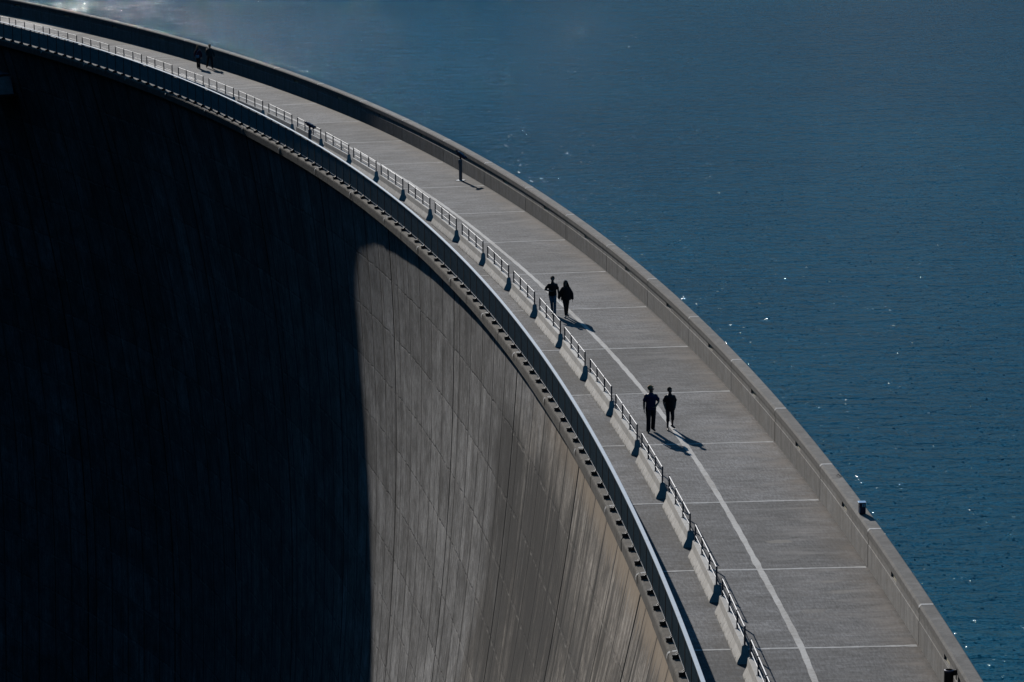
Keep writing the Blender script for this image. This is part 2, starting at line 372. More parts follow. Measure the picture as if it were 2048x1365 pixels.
M_DECK = m_deck('deck_concrete', (0.116, 0.115, 0.116))
M_SLAB = m_deck('new_slab_concrete', (0.23, 0.225, 0.22))
M_PARA = m_concrete('parapet_concrete', (0.262, 0.252, 0.240), (0.220, 0.200, 0.175), 0.6, 1.0, 0.006)
M_COPE = m_concrete('coping_concrete', (0.20, 0.192, 0.180), (0.165, 0.155, 0.140), 0.35, 1.0, 0.01, lichen=True)
M_LEDGE = m_concrete('ledge_concrete', (0.125, 0.115, 0.102), (0.14, 0.118, 0.092), 0.75, 1.0, 0.02, moss=0.55)
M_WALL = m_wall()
M_WATER = m_water()
M_SEAL = m_concrete('joint_sealant', (0.50, 0.495, 0.485), (0.40, 0.39, 0.37), 0.2, 2.0, 0.003)
M_STRIP = m_concrete('worn_joint_filler', (0.46, 0.455, 0.445), (0.30, 0.295, 0.28), 0.25, 2.5, 0.004)
M_BARR = m_concrete('barrier_concrete', (0.60, 0.575, 0.535), (0.52, 0.49, 0.44), 0.14, 1.4, 0.003)
def vary(m, lo, hi):
    t = m.node_tree; p = t.nodes['Principled BSDF']; b = NB(t); src = p.inputs['Base Color'].links[0].from_socket
    oi = b.n('ShaderNodeObjectInfo'); vm = b.n('ShaderNodeVectorMath', operation='SCALE'); b.l(src, vm.inputs[0]); b.l(b.ramp(oi.outputs['Random'], 0, 1, lo, hi), vm.inputs['Scale']); b.l(vm.outputs[0], p.inputs['Base Color'])
vary(M_BARR, 0.84, 1.08)
vary(M_PARA, 0.96, 1.18); vary(M_COPE, 0.88, 1.10)
M_NICHE = plain('niche_plaster', (0.50, 0.46, 0.33), 0.9)
M_ROCK = plain('valley_rock', (0.016, 0.026, 0.028), 0.95, nscale=0.05, var=0.4)
M_STEEL = plain('galvanised_steel', (0.52, 0.54, 0.56), 0.55, 0.2, 6.0, 0.12)
M_RAIL = plain('handrail_sky_sheen', (0.34, 0.42, 0.50), 0.7, 0.0, 5.0, 0.10)  # pale blue stands in for sky reflected on the flat steel top
M_FENCE = plain('fence_steel_dark', (0.14, 0.235, 0.255), 0.85, 0.0, 3.0, 0.25)
M_POSTS = plain('post_steel', (0.05, 0.065, 0.085), 0.55, 0.1, 8.0, 0.2)
M_BLACK = plain('black_painted_metal', (0.012, 0.012, 0.014), 0.5, 0.2, 10.0, 0.3)
M_NAVY = plain('navy_painted_metal', (0.012, 0.016, 0.05), 0.4, 0.2, 10.0, 0.3)
M_SKYBL = plain('sky_sheen_lid', (0.36, 0.50, 0.66), 0.35, 0.4, 10.0, 0.1)  # sky reflection on the metal lid painted in as light blue
M_GREYP = plain('grey_column_paint', (0.20, 0.22, 0.24), 0.5, 0.2, 10.0, 0.15)
M_WHITE = plain('white_enamel', (0.72, 0.72, 0.72), 0.5, 0.0, 10.0, 0.08)
M_GLASS = plain('dark_lens_glass', (0.01, 0.01, 0.012), 0.08, 0.0, 5.0, 0.1)

def m_paint():
    m, t, p = mat_new('worn_white_paint'); b = NB(t)
    tc = b.n('ShaderNodeTexCoord'); co = tc.outputs['Object']; uv = tc.outputs['UV']
    wear = b.noise(b.mapping(co, (1, 1, 1)), 5.0, 7, 0.75)
    big = b.noise(co, 0.22, 3, 0.5)
    f = b.math('ADD', b.ramp(wear, 0.42, 0.66), b.ramp(big, 0.45, 0.62, -0.2, 0.55))
    col = b.mix(b.math('MULTIPLY', f, 0.62), (0.44, 0.43, 0.41), (0.19, 0.172, 0.152))
    col = b.mix(b.math('MULTIPLY', b.ramp(b.noise(co, 30, 3, 0.7), 0.55, 0.7), 0.5), col, (0.25, 0.235, 0.215))
    b.l(col, p.inputs['Base Color']); p.inputs['Roughness'].default_value = 0.85
    return m
M_PAINT = m_paint()

# ------------------------------------------------------------------ lake, valley and mountains
S_NEAR, S_FAR = sk(28), sk(-8)
def terrain():
    xs = np.concatenate([np.linspace(-3200, -420, 24)[:-1], np.linspace(-420, 420, 57), np.linspace(420, 3200, 24)[1:]])
    ys = np.concatenate([np.linspace(-2200, -200, 18)[:-1], np.linspace(-200, 620, 55), np.linspace(620, 4200, 30)[1:]])
    X, Y = np.meshgrid(xs, ys); P = np.stack([X.ravel(), Y.ravel()], 1)
    cs = np.stack([CX[::8], CY[::8]], 1); ss = CS[::8]
    D = np.linalg.norm(P[:, None, :]-cs[None], axis=2); i = D.argmin(1); h = np.array([hd(v) for v in ss])
    wv = (P[:, 0]-cs[i, 0])*-np.sin(h[i]) + (P[:, 1]-cs[i, 1])*np.cos(h[i])      # + = downstream
    x, y = P[:, 0], P[:, 1]
    bank = -8+(38-y)*0.80
    bank = np.where(y < -40, -8+78*0.80+(-40-y)*0.45, bank)
    down = wv > 3
    floor = np.where(down, -125.0, -70.0)
    z = np.maximum(bank, floor)
    # left bank where the dam ends, low enough to let the evening sun through
    far = np.hypot(x-CX[-1]+34, y-CY[-1]-6)
    z = np.maximum(z, 8-np.maximum(far-34, 0)*1.2)
    # unseen slopes round the lake, and a valley flank shaped to block sky light
    z = np.where(down, np.maximum(z, np.minimum(-125+np.maximum(-x-62-0.30*np.maximum(y, 0), 0)*1.5, 480)), z)
    rad = np.hypot(x, y-600)
    z = np.maximum(z, np.where(rad > 1250, (rad-1250)*0.30-70, -1e3))
    rg = np.random.default_rng(3)
    for sc_, am in ((420, 26), (180, 12), (70, 4), (30, 1.6)):
        a = rg.uniform(0, 6.28, 6)
        for q in range(3):
            kx, ky = math.cos(a[q])/sc_*6.28, math.sin(a[q])/sc_*6.28
            z = z+am/3*np.sin(kx*x+ky*y+a[q+3])*np.clip((np.abs(z+8)+5)/60, 0, 1)
    near = np.hypot(x, y) < 60
    z = np.where(near, np.minimum(z, CAMZ-2.2+np.maximum(0, -y)*0.2), z)
    # never poke through the crest
    z = np.where((np.abs(wv) < 16) & (D.min(1) < 40) & (y > 44), np.minimum(z, -14.0), z)
    z = np.where((y > 40) & (x > -0.17*y-30) & (wv < 3) & (rad < 1250), np.minimum(z, -14), z)
    me = bpy.data.meshes.new('ground'); nx, ny = len(xs), len(ys)
    me.from_pydata([(float(a), float(b_), float(c)) for (a, b_), c in zip(P, z)], [],
                   [(j*nx+i_, j*nx+i_+1, (j+1)*nx+i_+1, (j+1)*nx+i_) for j in range(ny-1) for i_ in range(nx-1)])
    return tag(link('ground', me, M_ROCK, smooth=True), kind='structure')
terrain()

WATER_Z = -8.0
def water():
    # lake surface, following the upstream face so it never shows in the valley
    ss = srange(S_NEAR+0.5, S_FAR-0.5, 4.0)
    verts = []; faces = []
    rows = [0, 3, 8, 20, 45, 90, 180, 400, 900, 1800, 3200]
    for s in ss:
        p0 = pt(s, -0.62); h = hd(s)
        # fan outwards (upstream)
        for d in rows: verts.append((p0.x+math.sin(h)*d, p0.y-math.cos(h)*d, WATER_Z))
    n = len(rows)
    for j in range(len(ss)-1):
        for i in range(n-1): faces.append((j*n+i, (j+1)*n+i, (j+1)*n+i+1, j*n+i+1))
    me = bpy.data.meshes.new('water'); me.from_pydata(verts, [], faces)
    bm = bmesh.new(); bm.from_mesh(me); bmesh.ops.recalc_face_normals(bm, faces=bm.faces)
    bm.faces.ensure_lookup_table()
    if bm.faces[0].normal.z < 0: bmesh.ops.reverse_faces(bm, faces=bm.faces)
    bm.to_mesh(me); bm.free()
    return tag(link('water', me, M_WATER), kind='structure')
water()

# ------------------------------------------------------------------ the dam body
dam = empty('dam', pt(sk(10), 4, 0)); DAM_INV = Matrix.Translation(-dam.location)
tag(dam, 'curved concrete dam with its tall downstream face half in shade', 'dam')
def child(o, par):
    o.parent = par; o.matrix_parent_inverse = Matrix.Translation(-Vector(par.location)) if par.rotation_euler.z == 0 else par.matrix_world.inverted()
    return o
AK = [-8, 3, 5, 7, 9, 11, 13, 15, 17, 19, 21, 28]
AV = [-.32, -.285, -.24, -.19, -.131, -.07, -.005, .06, .13, .21, .30, .60]
CQ = 0.0035
WALL_W0 = 7.50
def wall_w(k, d):
    a = float(np.interp(k, AK, AV))
    return WALL_W0 + a*d + CQ*min(d, 45.0)**2 + (2*CQ*45*(d-45) if d > 45 else 0)
def dam_face():
    cols = []
    k0, k1 = 28.0, -8.0
    n = int((k0-k1)*8)
    for i in range(n+1):
        k = k0-i/8
        if abs(k-round(k)) < 1e-6 and int(round(k)) % 2 == 1:
            g = 0.045/L
            cols += [(k+g, 0), (k+g*0.9, 0.16), (k-g*0.9, 0.16), (k-g, 0)]
        else: cols.append((k, 0))
    ds = [0.0, 0.35, 0.7]+[1.5+1.5*i for i in range(34)]+[58, 66, 76, 90, 105, 118]
    verts = []; uvs = []
    for k, g in cols:
        s = sk(k); x = float(np.interp(s, CS, CX)); y = float(np.interp(s, CS, CY)); h = hd(s)
        for d in ds:
            wv = wall_w(k, d)-g
            dz = min(d, 118.0)+0.45
            verts.append((x-math.sin(h)*wv-dam.location.x, y+math.cos(h)*wv-dam.location.y, -dz)); uvs.append((s, d))
    m = len(ds); faces = []
    for j in range(len(cols)-1):
        for i in range(m-1): faces.append((j*m+i, j*m+i+1, (j+1)*m+i+1, (j+1)*m+i))
    me = bpy.data.meshes.new('downstream_face'); me.from_pydata(verts, [], faces)
    ul = me.uv_layers.new(name='UVMap')
    li = np.empty(len(me.loops), dtype=np.int32); me.loops.foreach_get('vertex_index', li)
    ul.data.foreach_set('uv', np.array(uvs, dtype=np.float32)[li].ravel())
    bm = bmesh.new(); bm.from_mesh(me); bm.faces.ensure_lookup_table()
    f = bm.faces[len(bm.faces)//2]; nn = f.normal
    s = sk(10); down = Vector((-math.sin(hd(s)), math.cos(hd(s)), 0))
    if nn.dot(down) < 0: bmesh.ops.reverse_faces(bm, faces=bm.faces)
    bm.to_mesh(me); bm.free()
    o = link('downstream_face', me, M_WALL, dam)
    # smooth along the curve, flat in the grooves
    for p_ in me.polygons: p_.use_smooth = False
    return o
dam_face()
SL = srange(S_NEAR, S_FAR, L/8)
def local_sweep(name, prof, sl, mat, parent, **kw):
    o = sweep(name, prof, sl, mat, None, **kw)
    o.data.transform(Matrix.Translation(-Vector(dam.location)))
    o.parent = parent
    return o
# upstream face and concrete core under the road
local_sweep('upstream_face', [(6.3, -0.455), (-0.56, -0.455), (-0.60, -12), (-4.0, -45), (-12.0, -90)], SL, M_LEDGE, dam, closed=False, caps=False)
# downstream ledge: blocks of half a bay with a chipped, rounded nose
def ledge_blocks():
    k = 26.0
    rg = random.Random(5)
    while k > -6:
        a, b_ = sk(k), sk(k-0.5)
        gap = 0.022
        jw = rg.uniform(-0.012, 0.012); jz = rg.uniform(-0.01, 0.01)
        prof = [(7.30, -0.012), (7.62+jw, -0.022), (7.68+jw, -0.05+jz), (7.70+jw, -0.11), (7.70+jw, -0.48), (7.67+jw, -0.52), (7.2, -0.52), (7.2, -0.02)]
        o = local_sweep('ledge_block', prof, srange(a+gap, b_-gap, L/16), M_LEDGE, dam)
        # chipped nose
        me = o.data
        for v in me.vertices:
            n1 = math.sin(v.co.x*3.1+v.co.y*2.3)*math.sin(v.co.x*1.3-v.co.y*4.1+k)
            if v.co.z > -0.2 and v.co.z < -0.025: v.co.z += 0.02*n1-0.008
        k -= 0.5
ledge_blocks()
local_sweep('ledge_core', [(6.3, -0.03), (7.195, -0.03), (7.195, -0.46), (6.3, -0.46)], SL, M_LEDGE, dam)
# service cabin high on the shaded face, only its right end in view at the left border
def cabin():
    s = sk(1.12)+2.65
    o = empty('gauge_cabin', pt(s, 7.2, -4.25), hd(s)); o.scale = (1, 1, 0.60)
    tag(o, 'small grey boxy cabin hanging on the shaded dam face at the left border', 'cabin')
    bm = bmesh.new()
    # local x along the crest, y downstream
    a, b_, c = -2.2, 2.2, 0.0
    def quad(pts): return bm.faces.new([bm.verts.new(p_) for p_ in pts])
    pr0 = [(-.4, 0), (1.7, 0), (1.0, 2.1), (-.4, 2.3)]
    for x0 in (a, b_): pass
    vs = [[bm.verts.new((x0+(0.55 if x0 < 0 else -0.55)*(z0/2.2), y0, z0)) for (y0, z0) in pr0] for x0, sh in ((a, 0.0), (b_, 0.0))]
    for i in range(4):
        j = (i+1) % 4; bm.faces.new((vs[0][i], vs[0][j], vs[1][j], vs[1][i]))
    bm.faces.new(vs[0][::-1]); bm.faces.new(vs[1])
    bmesh.ops.recalc_face_normals(bm, faces=bm.faces)
    link('cabin_body', bm, M_PARA, o)
    bm = bmesh.new(); box(bm, (0, 0.35, 2.42), (3.4, 1.9, 0.14), bevel=0.02); link('cabin_roof', bm, M_POSTS, o)
    bm = bmesh.new(); box(bm, (0, 0.6, -0.14), (4.7, 2.5, 0.24), bevel=0.02); link('floor_slab', bm, M_BLACK, o)
    for xx in (-1.5, 0.0, 1.5):
        bm = bmesh.new(); box(bm, (xx, 1.37, 1.05), (0.12, 0.16, 2.0), rot=Euler((math.radians(18.4), 0, 0)).to_matrix()); link('mullion', bm, M_BLACK, o)
cabin()

# ------------------------------------------------------------------ the road on the crest
K_SLAB = 0.48
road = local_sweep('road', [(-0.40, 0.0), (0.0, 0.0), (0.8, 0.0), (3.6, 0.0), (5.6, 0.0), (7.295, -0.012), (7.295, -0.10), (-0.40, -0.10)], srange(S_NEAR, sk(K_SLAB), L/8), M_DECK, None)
# UV v = w, so rebuild v from the profile: distance from the parapet foot
def uv_from_w(o, off=-0.40):
    ul = o.data.uv_layers[0].data
    for l in ul: l.uv[1] = l.uv[1]+off
uv_from_w(road); road.location = dam.location; tag(road, kind='structure')
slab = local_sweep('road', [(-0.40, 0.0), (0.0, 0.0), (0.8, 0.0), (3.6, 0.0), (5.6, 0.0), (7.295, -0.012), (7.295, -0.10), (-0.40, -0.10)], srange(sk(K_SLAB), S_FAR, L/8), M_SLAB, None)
uv_from_w(slab); slab.location = dam.location; tag(slab, kind='structure')
# sealant strips across the deck and over the ledge nose
def joints():
    rg = random.Random(11)
    for k in range(27, -6, -1):
        s = sk(k)
        bm = bmesh.new(); ws = [0.05+0.2*i for i in range(37)]+[7.42, 7.55, 7.63, 7.705, 7.735, 7.74]
        zz = [0.004]*37+[0.004-0.01, -0.018, -0.03, -0.075, -0.15, -0.24]
        prev = None
        jog = 0
        for wv, z in zip(ws, zz):
            jog += rg.uniform(-0.012, 0.012); jog *= 0.92
            hw = 0.075+rg.uniform(-0.016, 0.016)
            if wv > 7.3: hw = 0.085
            if wv < 0.45: hw = 0.12
            a = bm.verts.new(pt(s+jog-hw, wv, z)-dam.location); b_ = bm.verts.new(pt(s+jog+hw, wv, z)-dam.location)
            if prev: bm.faces.new((prev[0], prev[1], b_, a))
            prev = (a, b_)
        bmesh.ops.recalc_face_normals(bm, faces=bm.faces)
        bm.faces.ensure_lookup_table()
        if bm.faces[0].normal.z < 0: bmesh.ops.reverse_faces(bm, faces=bm.faces)
        link('joint_strip', bm, M_STRIP, road)
joints()
# worn centre line, hand painted so it wanders a little
def centre_line():
    bm = bmesh.new(); prev = None
    for s in srange(S_NEAR, S_FAR, 0.35):
        wob = float(np.interp(s, [-40, -4, 0, 10, 26, 39, 49, 62, 76, 93, 120, 160, 300], [3.70, 3.70, 3.60, 3.60, 3.47, 3.54, 3.60, 3.78, 3.88, 3.84, 3.80, 3.80, 3.8]))
        hw = 0.102+0.008*math.sin(s*0.9)+0.008*math.sin(s*3.7)+(0.022 if 3 < (s+100) % 17.9 < 4.1 else 0)
        a = bm.verts.new(pt(s, wob-hw, 0.008)-dam.location); b_ = bm.verts.new(pt(s, wob+hw, 0.008)-dam.location)
        if prev: bm.faces.new((prev[0], prev[1], b_, a))
        prev = (a, b_)
    bm.faces.ensure_lookup_table()
    if bm.faces[0].normal.z < 0: bmesh.ops.reverse_faces(bm, faces=bm.faces)
    o = link('centre_line', bm, M_PAINT, road)
centre_line()

# ------------------------------------------------------------------ upstream parapet
TP = 0.464; HP = 1.3
parapet = empty('parapet_wall', pt(sk(10), -0.2, 0))
tag(parapet, 'long curved concrete parapet wall with wide flat coping between the road and the lake', 'wall')
def psweep(name, prof, sl, mat, par=None, **kw):
    o = sweep(name, prof, sl, mat, None, **kw); o.data.transform(Matrix.Translation(-Vector(parapet.location))); o.parent = par or parapet
    return o
psweep('wall_core', [(-0.10, 0.005), (-0.36, 0.005), (-0.36, 1.24), (-0.10, 1.24)], SL, M_POSTS)
for k in range(27, -6, -1):
    a, b_ = sk(k), sk(k-1); g = 0.035
    mid = (a+b_)/2+0.02; nl, nh = 0.5, (0.80, 0.985)
    sl0 = srange(a+g, b_-g, L/8)
    # lower course
    wp = psweep('wall_panel', [(-0.045, 0.006), (0.0, 0.006), (0.0, 0.765), (-0.010, 0.777), (-0.045, 0.777)], sl0, M_PARA)
    psweep('back_panel', [(-TP+0.06, 0.006), (-TP, -0.6), (-TP, 1.02), (-TP+0.06, 1.02)], sl0, M_PARA, None)
    # upper course with the lamp niche left open
    psweep('upper_course', [(-0.075, 0.777), (-0.026, 0.777), (-0.026, nh[0]), (-0.075, nh[0])], sl0, M_PARA)
    psweep('upper_course', [(-0.075, nh[1]), (-0.026, nh[1]), (-0.026, 1.02), (-0.075, 1.02)], sl0, M_PARA)
    for (p0, p1) in ((a+g, mid-nl), (mid+nl, b_-g)):
        psweep('upper_course', [(-0.075, nh[0]), (-0.026, nh[0]), (-0.026, nh[1]), (-0.075, nh[1])], srange(p0, p1, L/8), M_PARA)
    psweep('niche', [(-0.098, nh[0]), (-0.078, nh[0]), (-0.078, nh[1]), (-0.098, nh[1])], srange(mid-nl-.02, mid+nl+.02, L/8), M_NICHE)
    psweep('coping', [(-0.03, 1.02), (0.004, 1.02), (0.004, 1.235), (-0.045, 1.292), (-0.06, HP), (-TP+0.03, HP), (-TP-0.004, HP-0.03), (-TP-0.004, 1.02), (-0.35, 1.02)], sl0, M_COPE)
    # light sealant over the joint
    psweep('joint_seal', [(-0.02, 1.19), (0.009, 1.19), (0.009, 1.238), (-0.047, 1.299), (-0.062, HP+0.006), (-TP+0.03, HP+0.006), (-TP+0.03, HP-0.05), (-0.02, HP-0.06)], [a-0.075, a+0.075], M_SEAL)
    psweep('joint_seal', [(-0.09, 0.008), (-0.045, 0.008), (-0.045, 1.0), (-0.09, 1.0)], [a-0.03, a+0.03], M_BLACK)

# ------------------------------------------------------------------ downstream railing
fence = empty('railing_fence', pt(sk(10), 7.42, 0))
tag(fence, 'tall dark steel railing with broad pale handrail along the open edge of the dam', 'fence')
FW = 7.44
def fence_build():
    # one shared infill panel, post and bracket
    bay = L/5
    pm = bmesh.new()
    nb = 25
    for i in range(nb):
        x = -bay/2+0.04+(bay-0.08)*(i+0.5)/nb
        box(pm, (x, 0, 0.645), (0.007, 0.046, 1.02))
    pme = bpy.data.meshes.new('infill_panel'); pm.to_mesh(pme); pm.free(); pme.materials.append(M_FENCE)
    qm = bmesh.new()
    box(qm, (0, 0, 0.61), (0.075, 0.075, 1.21)); 
    qme = bpy.data.meshes.new('post'); qm.to_mesh(qme); qm.free(); qme.materials.append(M_BLACK)
    fm = bmesh.new()
    box(fm, (0, 0.06, 0.0), (0.22, 0.32, 0.02))
    # triangular gusset reaching out over the ledge
    for xx in (-0.07, 0.07):
        v = [fm.verts.new((xx+dx, yy, zz)) for dx in (-0.008, 0.008) for (yy, zz) in ((-0.06, 0.0), (0.22, 0.0), (0.20, 0.04), (0.03, 0.16), (-0.06, 0.16))]
        fm.faces.new(v[0:5]); fm.faces.new(v[9:4:-1])
        for i in range(5):
            j = (i+1) % 5; fm.faces.new((v[i], v[j], v[j+5], v[i+5]))
    box(fm, (0, 0.085, 0.06), (0.15, 0.25, 0.09))
    bmesh.ops.recalc_face_normals(fm, faces=fm.faces)
    fme = bpy.data.meshes.new('bracket'); fm.to_mesh(fme); fm.free(); fme.materials.append(M_BLACK)
    for k in range(24, -4, -1):
        a, b_ = sk(k)-0.8, sk(k-1)-0.8
        sec = sweep('handrail', [(FW-0.065, 1.225), (FW+0.065, 1.225), (FW+0.065, 1.262), (FW+0.058, 1.270), (FW-0.058, 1.270), (FW-0.065, 1.262)], srange(a+0.006, b_-0.006, bay/2), M_RAIL)
        sec.data.transform(Matrix.Translation(-Vector(fence.location))); sec.parent = fence
        lr = sweep('bottom_rail', [(FW-0.022, 0.10), (FW+0.024, 0.10), (FW+0.024, 0.132), (FW-0.022, 0.132)], srange(a+0.006, b_-0.006, bay/2), M_STEEL)
        lr.data.transform(Matrix.Translation(-Vector(fence.location))); lr.parent = sec
        for i in range(5):
            s = a+bay*i
            for me, nm, ss in ((pme, 'infill_panel', s+bay/2), (qme, 'post', s), (fme, 'bracket', s)):
                o = bpy.data.objects.new(nm, me); COL.objects.link(o); o.parent = sec
                o.location = pt(ss, FW, 0 if nm != 'infill_panel' else 0.0)-fence.location; o.rotation_euler = (0, 0, hd(ss))
fence_build()

# ------------------------------------------------------------------ barriers with their handrail
def barrier_proto():
    root = empty('concrete_barrier')
    BLn = 5.95; x0 = -BLn/2
    # bottle-shaped profile, local x along the crest, y across
    pr = [(-.235, 0.0), (-.235, .05), (-.205, .13), (-.115, .31), (-.088, .565), (-.075, .58), (.075, .58), (.088, .565), (.115, .31), (.205, .13), (.235, .05), (.235, 0.0)]
    pr = [(y, z) for y, z in pr]
    bm = bmesh.new()
    n3 = 3; ln = BLn/n3
    # chamfered ends: each precast length built as a lofted prism with notches at its foot
    for q in range(n3):
        xa, xb = x0+q*ln+0.008, x0+(q+1)*ln-0.008
        segs = [xa]
        for c in (0.25, 0.75):
            cx = xa+(xb-xa)*c; segs += [cx-0.035, cx+0.035]
        segs.append(xb)
        for j in range(len(segs)-1):
            notch = (j % 2 == 1)
            p_ = pr if not notch else [(-.10, .085), (-.2205, .088), (-.205, .13), (-.115, .31), (-.088, .565), (-.075, .58), (.075, .58), (.088, .565), (.115, .31), (.205, .13), (.2205, .088), (.10, .085)]
            va = [bm.verts.new((segs[j], y, z)) for y, z in p_]; vb = [bm.verts.new((segs[j+1], y, z)) for y, z in p_]
            m_ = len(p_)
            for i in range(m_-1): bm.faces.new((va[i], va[i+1], vb[i+1], vb[i]))
            bm.faces.new((va[m_-1], va[0], vb[0], vb[m_-1]))
            if j == 0 or True: bm.faces.new(va[::-1])
            if True: bm.faces.new(vb)
    bmesh.ops.recalc_face_normals(bm, faces=bm.faces)
    body = link('barrier_body', bm, M_BARR, root)
    bm = bmesh.new()   # dark packing between the precast lengths
    for q in (1, 2): box(bm, (x0+q*ln, 0, 0.30), (0.02, 0.13, 0.50))
    link('joint_packing', bm, M_BLACK, root)
    xs_ = [x0+0.06, x0+BLn/3-0.03, x0+2*BLn/3+0.03, x0+BLn-0.06]
    bm = bmesh.new()
    rail = bmesh.new()
    for i in range(3):
        a, b_ = xs_[i], xs_[i+1]
        cone(rail, (a+0.05, 0, 1.145), (b_-0.05, 0, 1.145), 0.018, 0.018, 8)
    link('top_rail', rail, M_WHITE2, root, smooth=False)
    rail = bmesh.new()
    for i in range(3): cone(rail, (xs_[i]+0.03, 0, 0.775), (xs_[i+1]-0.03, 0, 0.775), 0.013, 0.013, 8)
    link('lower_rail', rail, M_WHITE2, root)
    for x in xs_:
        pb = bmesh.new(); box(pb, (x, 0, 0.870), (0.055, 0.055, 0.575)); box(pb, (x, 0, 0.587), (0.11, 0.12, 0.012)); ball(pb, (x, 0, 1.150), 0.034, n=8)
        link('rail_post', pb, M_POSTS, root)
    return root
M_WHITE2 = plain('galvanised_tube', (0.62, 0.62, 0.62), 0.6, 0.0, 10.0, 0.08)
BPITCH = 7.343
bar0 = barrier_proto()
BW = 5.55
# near end faces measured at s = 101.15 - 7.343 i (i = 0 .. 14)
names = ['lowest', 'second', 'third', 'fourth', 'fifth', 'sixth', 'seventh', 'eighth', 'ninth', 'tenth', 'eleventh', 'twelfth', 'thirteenth', 'fourteenth',
         'fifteenth', 'sixteenth', 'seventeenth', 'eighteenth', 'nineteenth', 'twentieth', 'twenty-first', 'twenty-second', 'twenty-third', 'twenty-fourth', 'twenty-fifth', 'twenty-sixth', 'twenty-seventh', 'twenty-eighth', 'twenty-ninth']
extra = {4: ', beside the feet shadows of the two nearest walkers', 8: ', in front of the walker in pale trousers', 15: ', behind the left telescope'}
first = True; idx = 0
for i in range(15, -14, -1):
    s_end = 101.15-BPITCH*i
    c = s_end+2.975
    o = bar0 if first else dup_tree(bar0)
    first = False
    h = math.atan2(*(lambda d: (d.y, d.x))(pt(c+3.2, BW)-pt(c-3.2, BW)))
    o.location = pt(c+random.uniform(-.04, .04), BW+random.uniform(-.025, .025), 0.0) + Vector((0, 0, 0.003)); o.rotation_euler = (0, 0, h+random.uniform(-.004, .004))
    nm = names[idx]
    tag(o, 'pale concrete barrier with steel handrail, '+('lowest of the row, cut off by the bottom border' if idx == 0 else nm+' in the row counted from the bottom border'), 'barrier', 'concrete barriers in a row along the road')
    idx += 1

# ------------------------------------------------------------------ coin telescopes
def telescope(s, wv, rz, tilt, label, side):
    o = empty('coin_telescope', pt(s, wv, 0.004), rz)
    tag(o, label, 'telescope', 'coin telescopes on the dam crest')
    bm = bmesh.new(); box(bm, (0, 0, 0.012), (0.50, 0.42, 0.024), bevel=0.004); link('base_plate', bm, M_STEEL, o)
    bm = bmesh.new(); box(bm, (0, 0, 0.62), (0.15, 0.15, 1.20), bevel=0.012); link('column', bm, M_GREYP, o)
    bm = bmesh.new(); box(bm, (-0.10*side, 0, 1.08), (0.08, 0.16, 0.26), bevel=0.01); box(bm, (-0.145*side, 0, 1.12), (0.012, 0.05, 0.07)); link('coin_box', bm, M_GREYP, o)
    bm = bmesh.new(); cone(bm, (0, 0, 1.2), (0, 0, 1.36), 0.055, 0.045, 12); box(bm, (-0.085, 0, 1.42), (0.02, 0.06, 0.16)); box(bm, (0.085, 0, 1.42), (0.02, 0.06, 0.16)); box(bm, (0, 0, 1.35), (0.19, 0.07, 0.02)); link('yoke', bm, M_BLACK, o)
    R = Euler((tilt, 0, 0)).to_matrix()
    C0 = Vector((0, 0, 1.50))
    bm = bmesh.new()
    box(bm, C0, (0.22, 0.38, 0.19), rot=R, bevel=0.02)
    for xx in (-0.07, 0.07):
        cone(bm, C0+R@Vector((xx, -0.18, 0.0)), C0+R@Vector((xx, -0.40, 0.0)), 0.072, 0.086, 12)
        cone(bm, C0+R@Vector((xx*0.7, 0.18, 0.02)), C0+R@Vector((xx*0.7, 0.34, 0.02)), 0.05, 0.042, 12)
    hdm = link('binocular_head', bm, M_NAVY, o)
    bm = bmesh.new()
    for xx in (-0.07, 0.07): cone(bm, C0+R@Vector((xx, -0.397, 0.0)), C0+R@Vector((xx, -0.405, 0.0)), 0.07, 0.07, 12)
    link('lens', bm, M_GLASS, hdm)
telescope(100.2, 0.86, math.radians(66), math.radians(33), 'coin telescope on a grey column standing in front of the lake parapet', 1)
telescope(115.4, 6.30, math.radians(66), math.radians(24), 'coin telescope standing behind the dark railing, in front of the barrier row', -1)

# ------------------------------------------------------------------ information post on the coping
def info_box():
    s = 11.95; o = empty('information_box', pt(s, -0.16, HP), math.radians(3))
    tag(o, 'small dark blue box with sky sheen coloured into its lid, standing on the parapet coping', 'box')
    bm = bmesh.new(); box(bm, (0, 0, 0.21), (0.22, 0.24, 0.36), bevel=0.008); link('box_body', bm, M_NAVY, o)
    bm = bmesh.new(); box(bm, (0, 0, 0.405), (0.26, 0.29, 0.025), bevel=0.005); link('lid', bm, M_SKYBL, o)
    bm = bmesh.new(); box(bm, (0, 0.02, 0.015), (0.18, 0.18, 0.03)); link('foot', bm, M_BLACK, o)
    bm = bmesh.new(); box(bm, (-0.095, -0.1235, 0.15), (0.020, 0.005, 0.20)); link('edge_strip', bm, M_WHITE, o)
    bm = bmesh.new(); box(bm, (0.036, -0.1225, 0.315), (0.105, 0.004, 0.11)); pn = link('sign_plate', bm, M_WHITE, o)
    bm = bmesh.new(); box(bm, (0.036, -0.1255, 0.315), (0.018, 0.003, 0.072)); link('symbol', bm, M_BLACK, pn)
info_box()

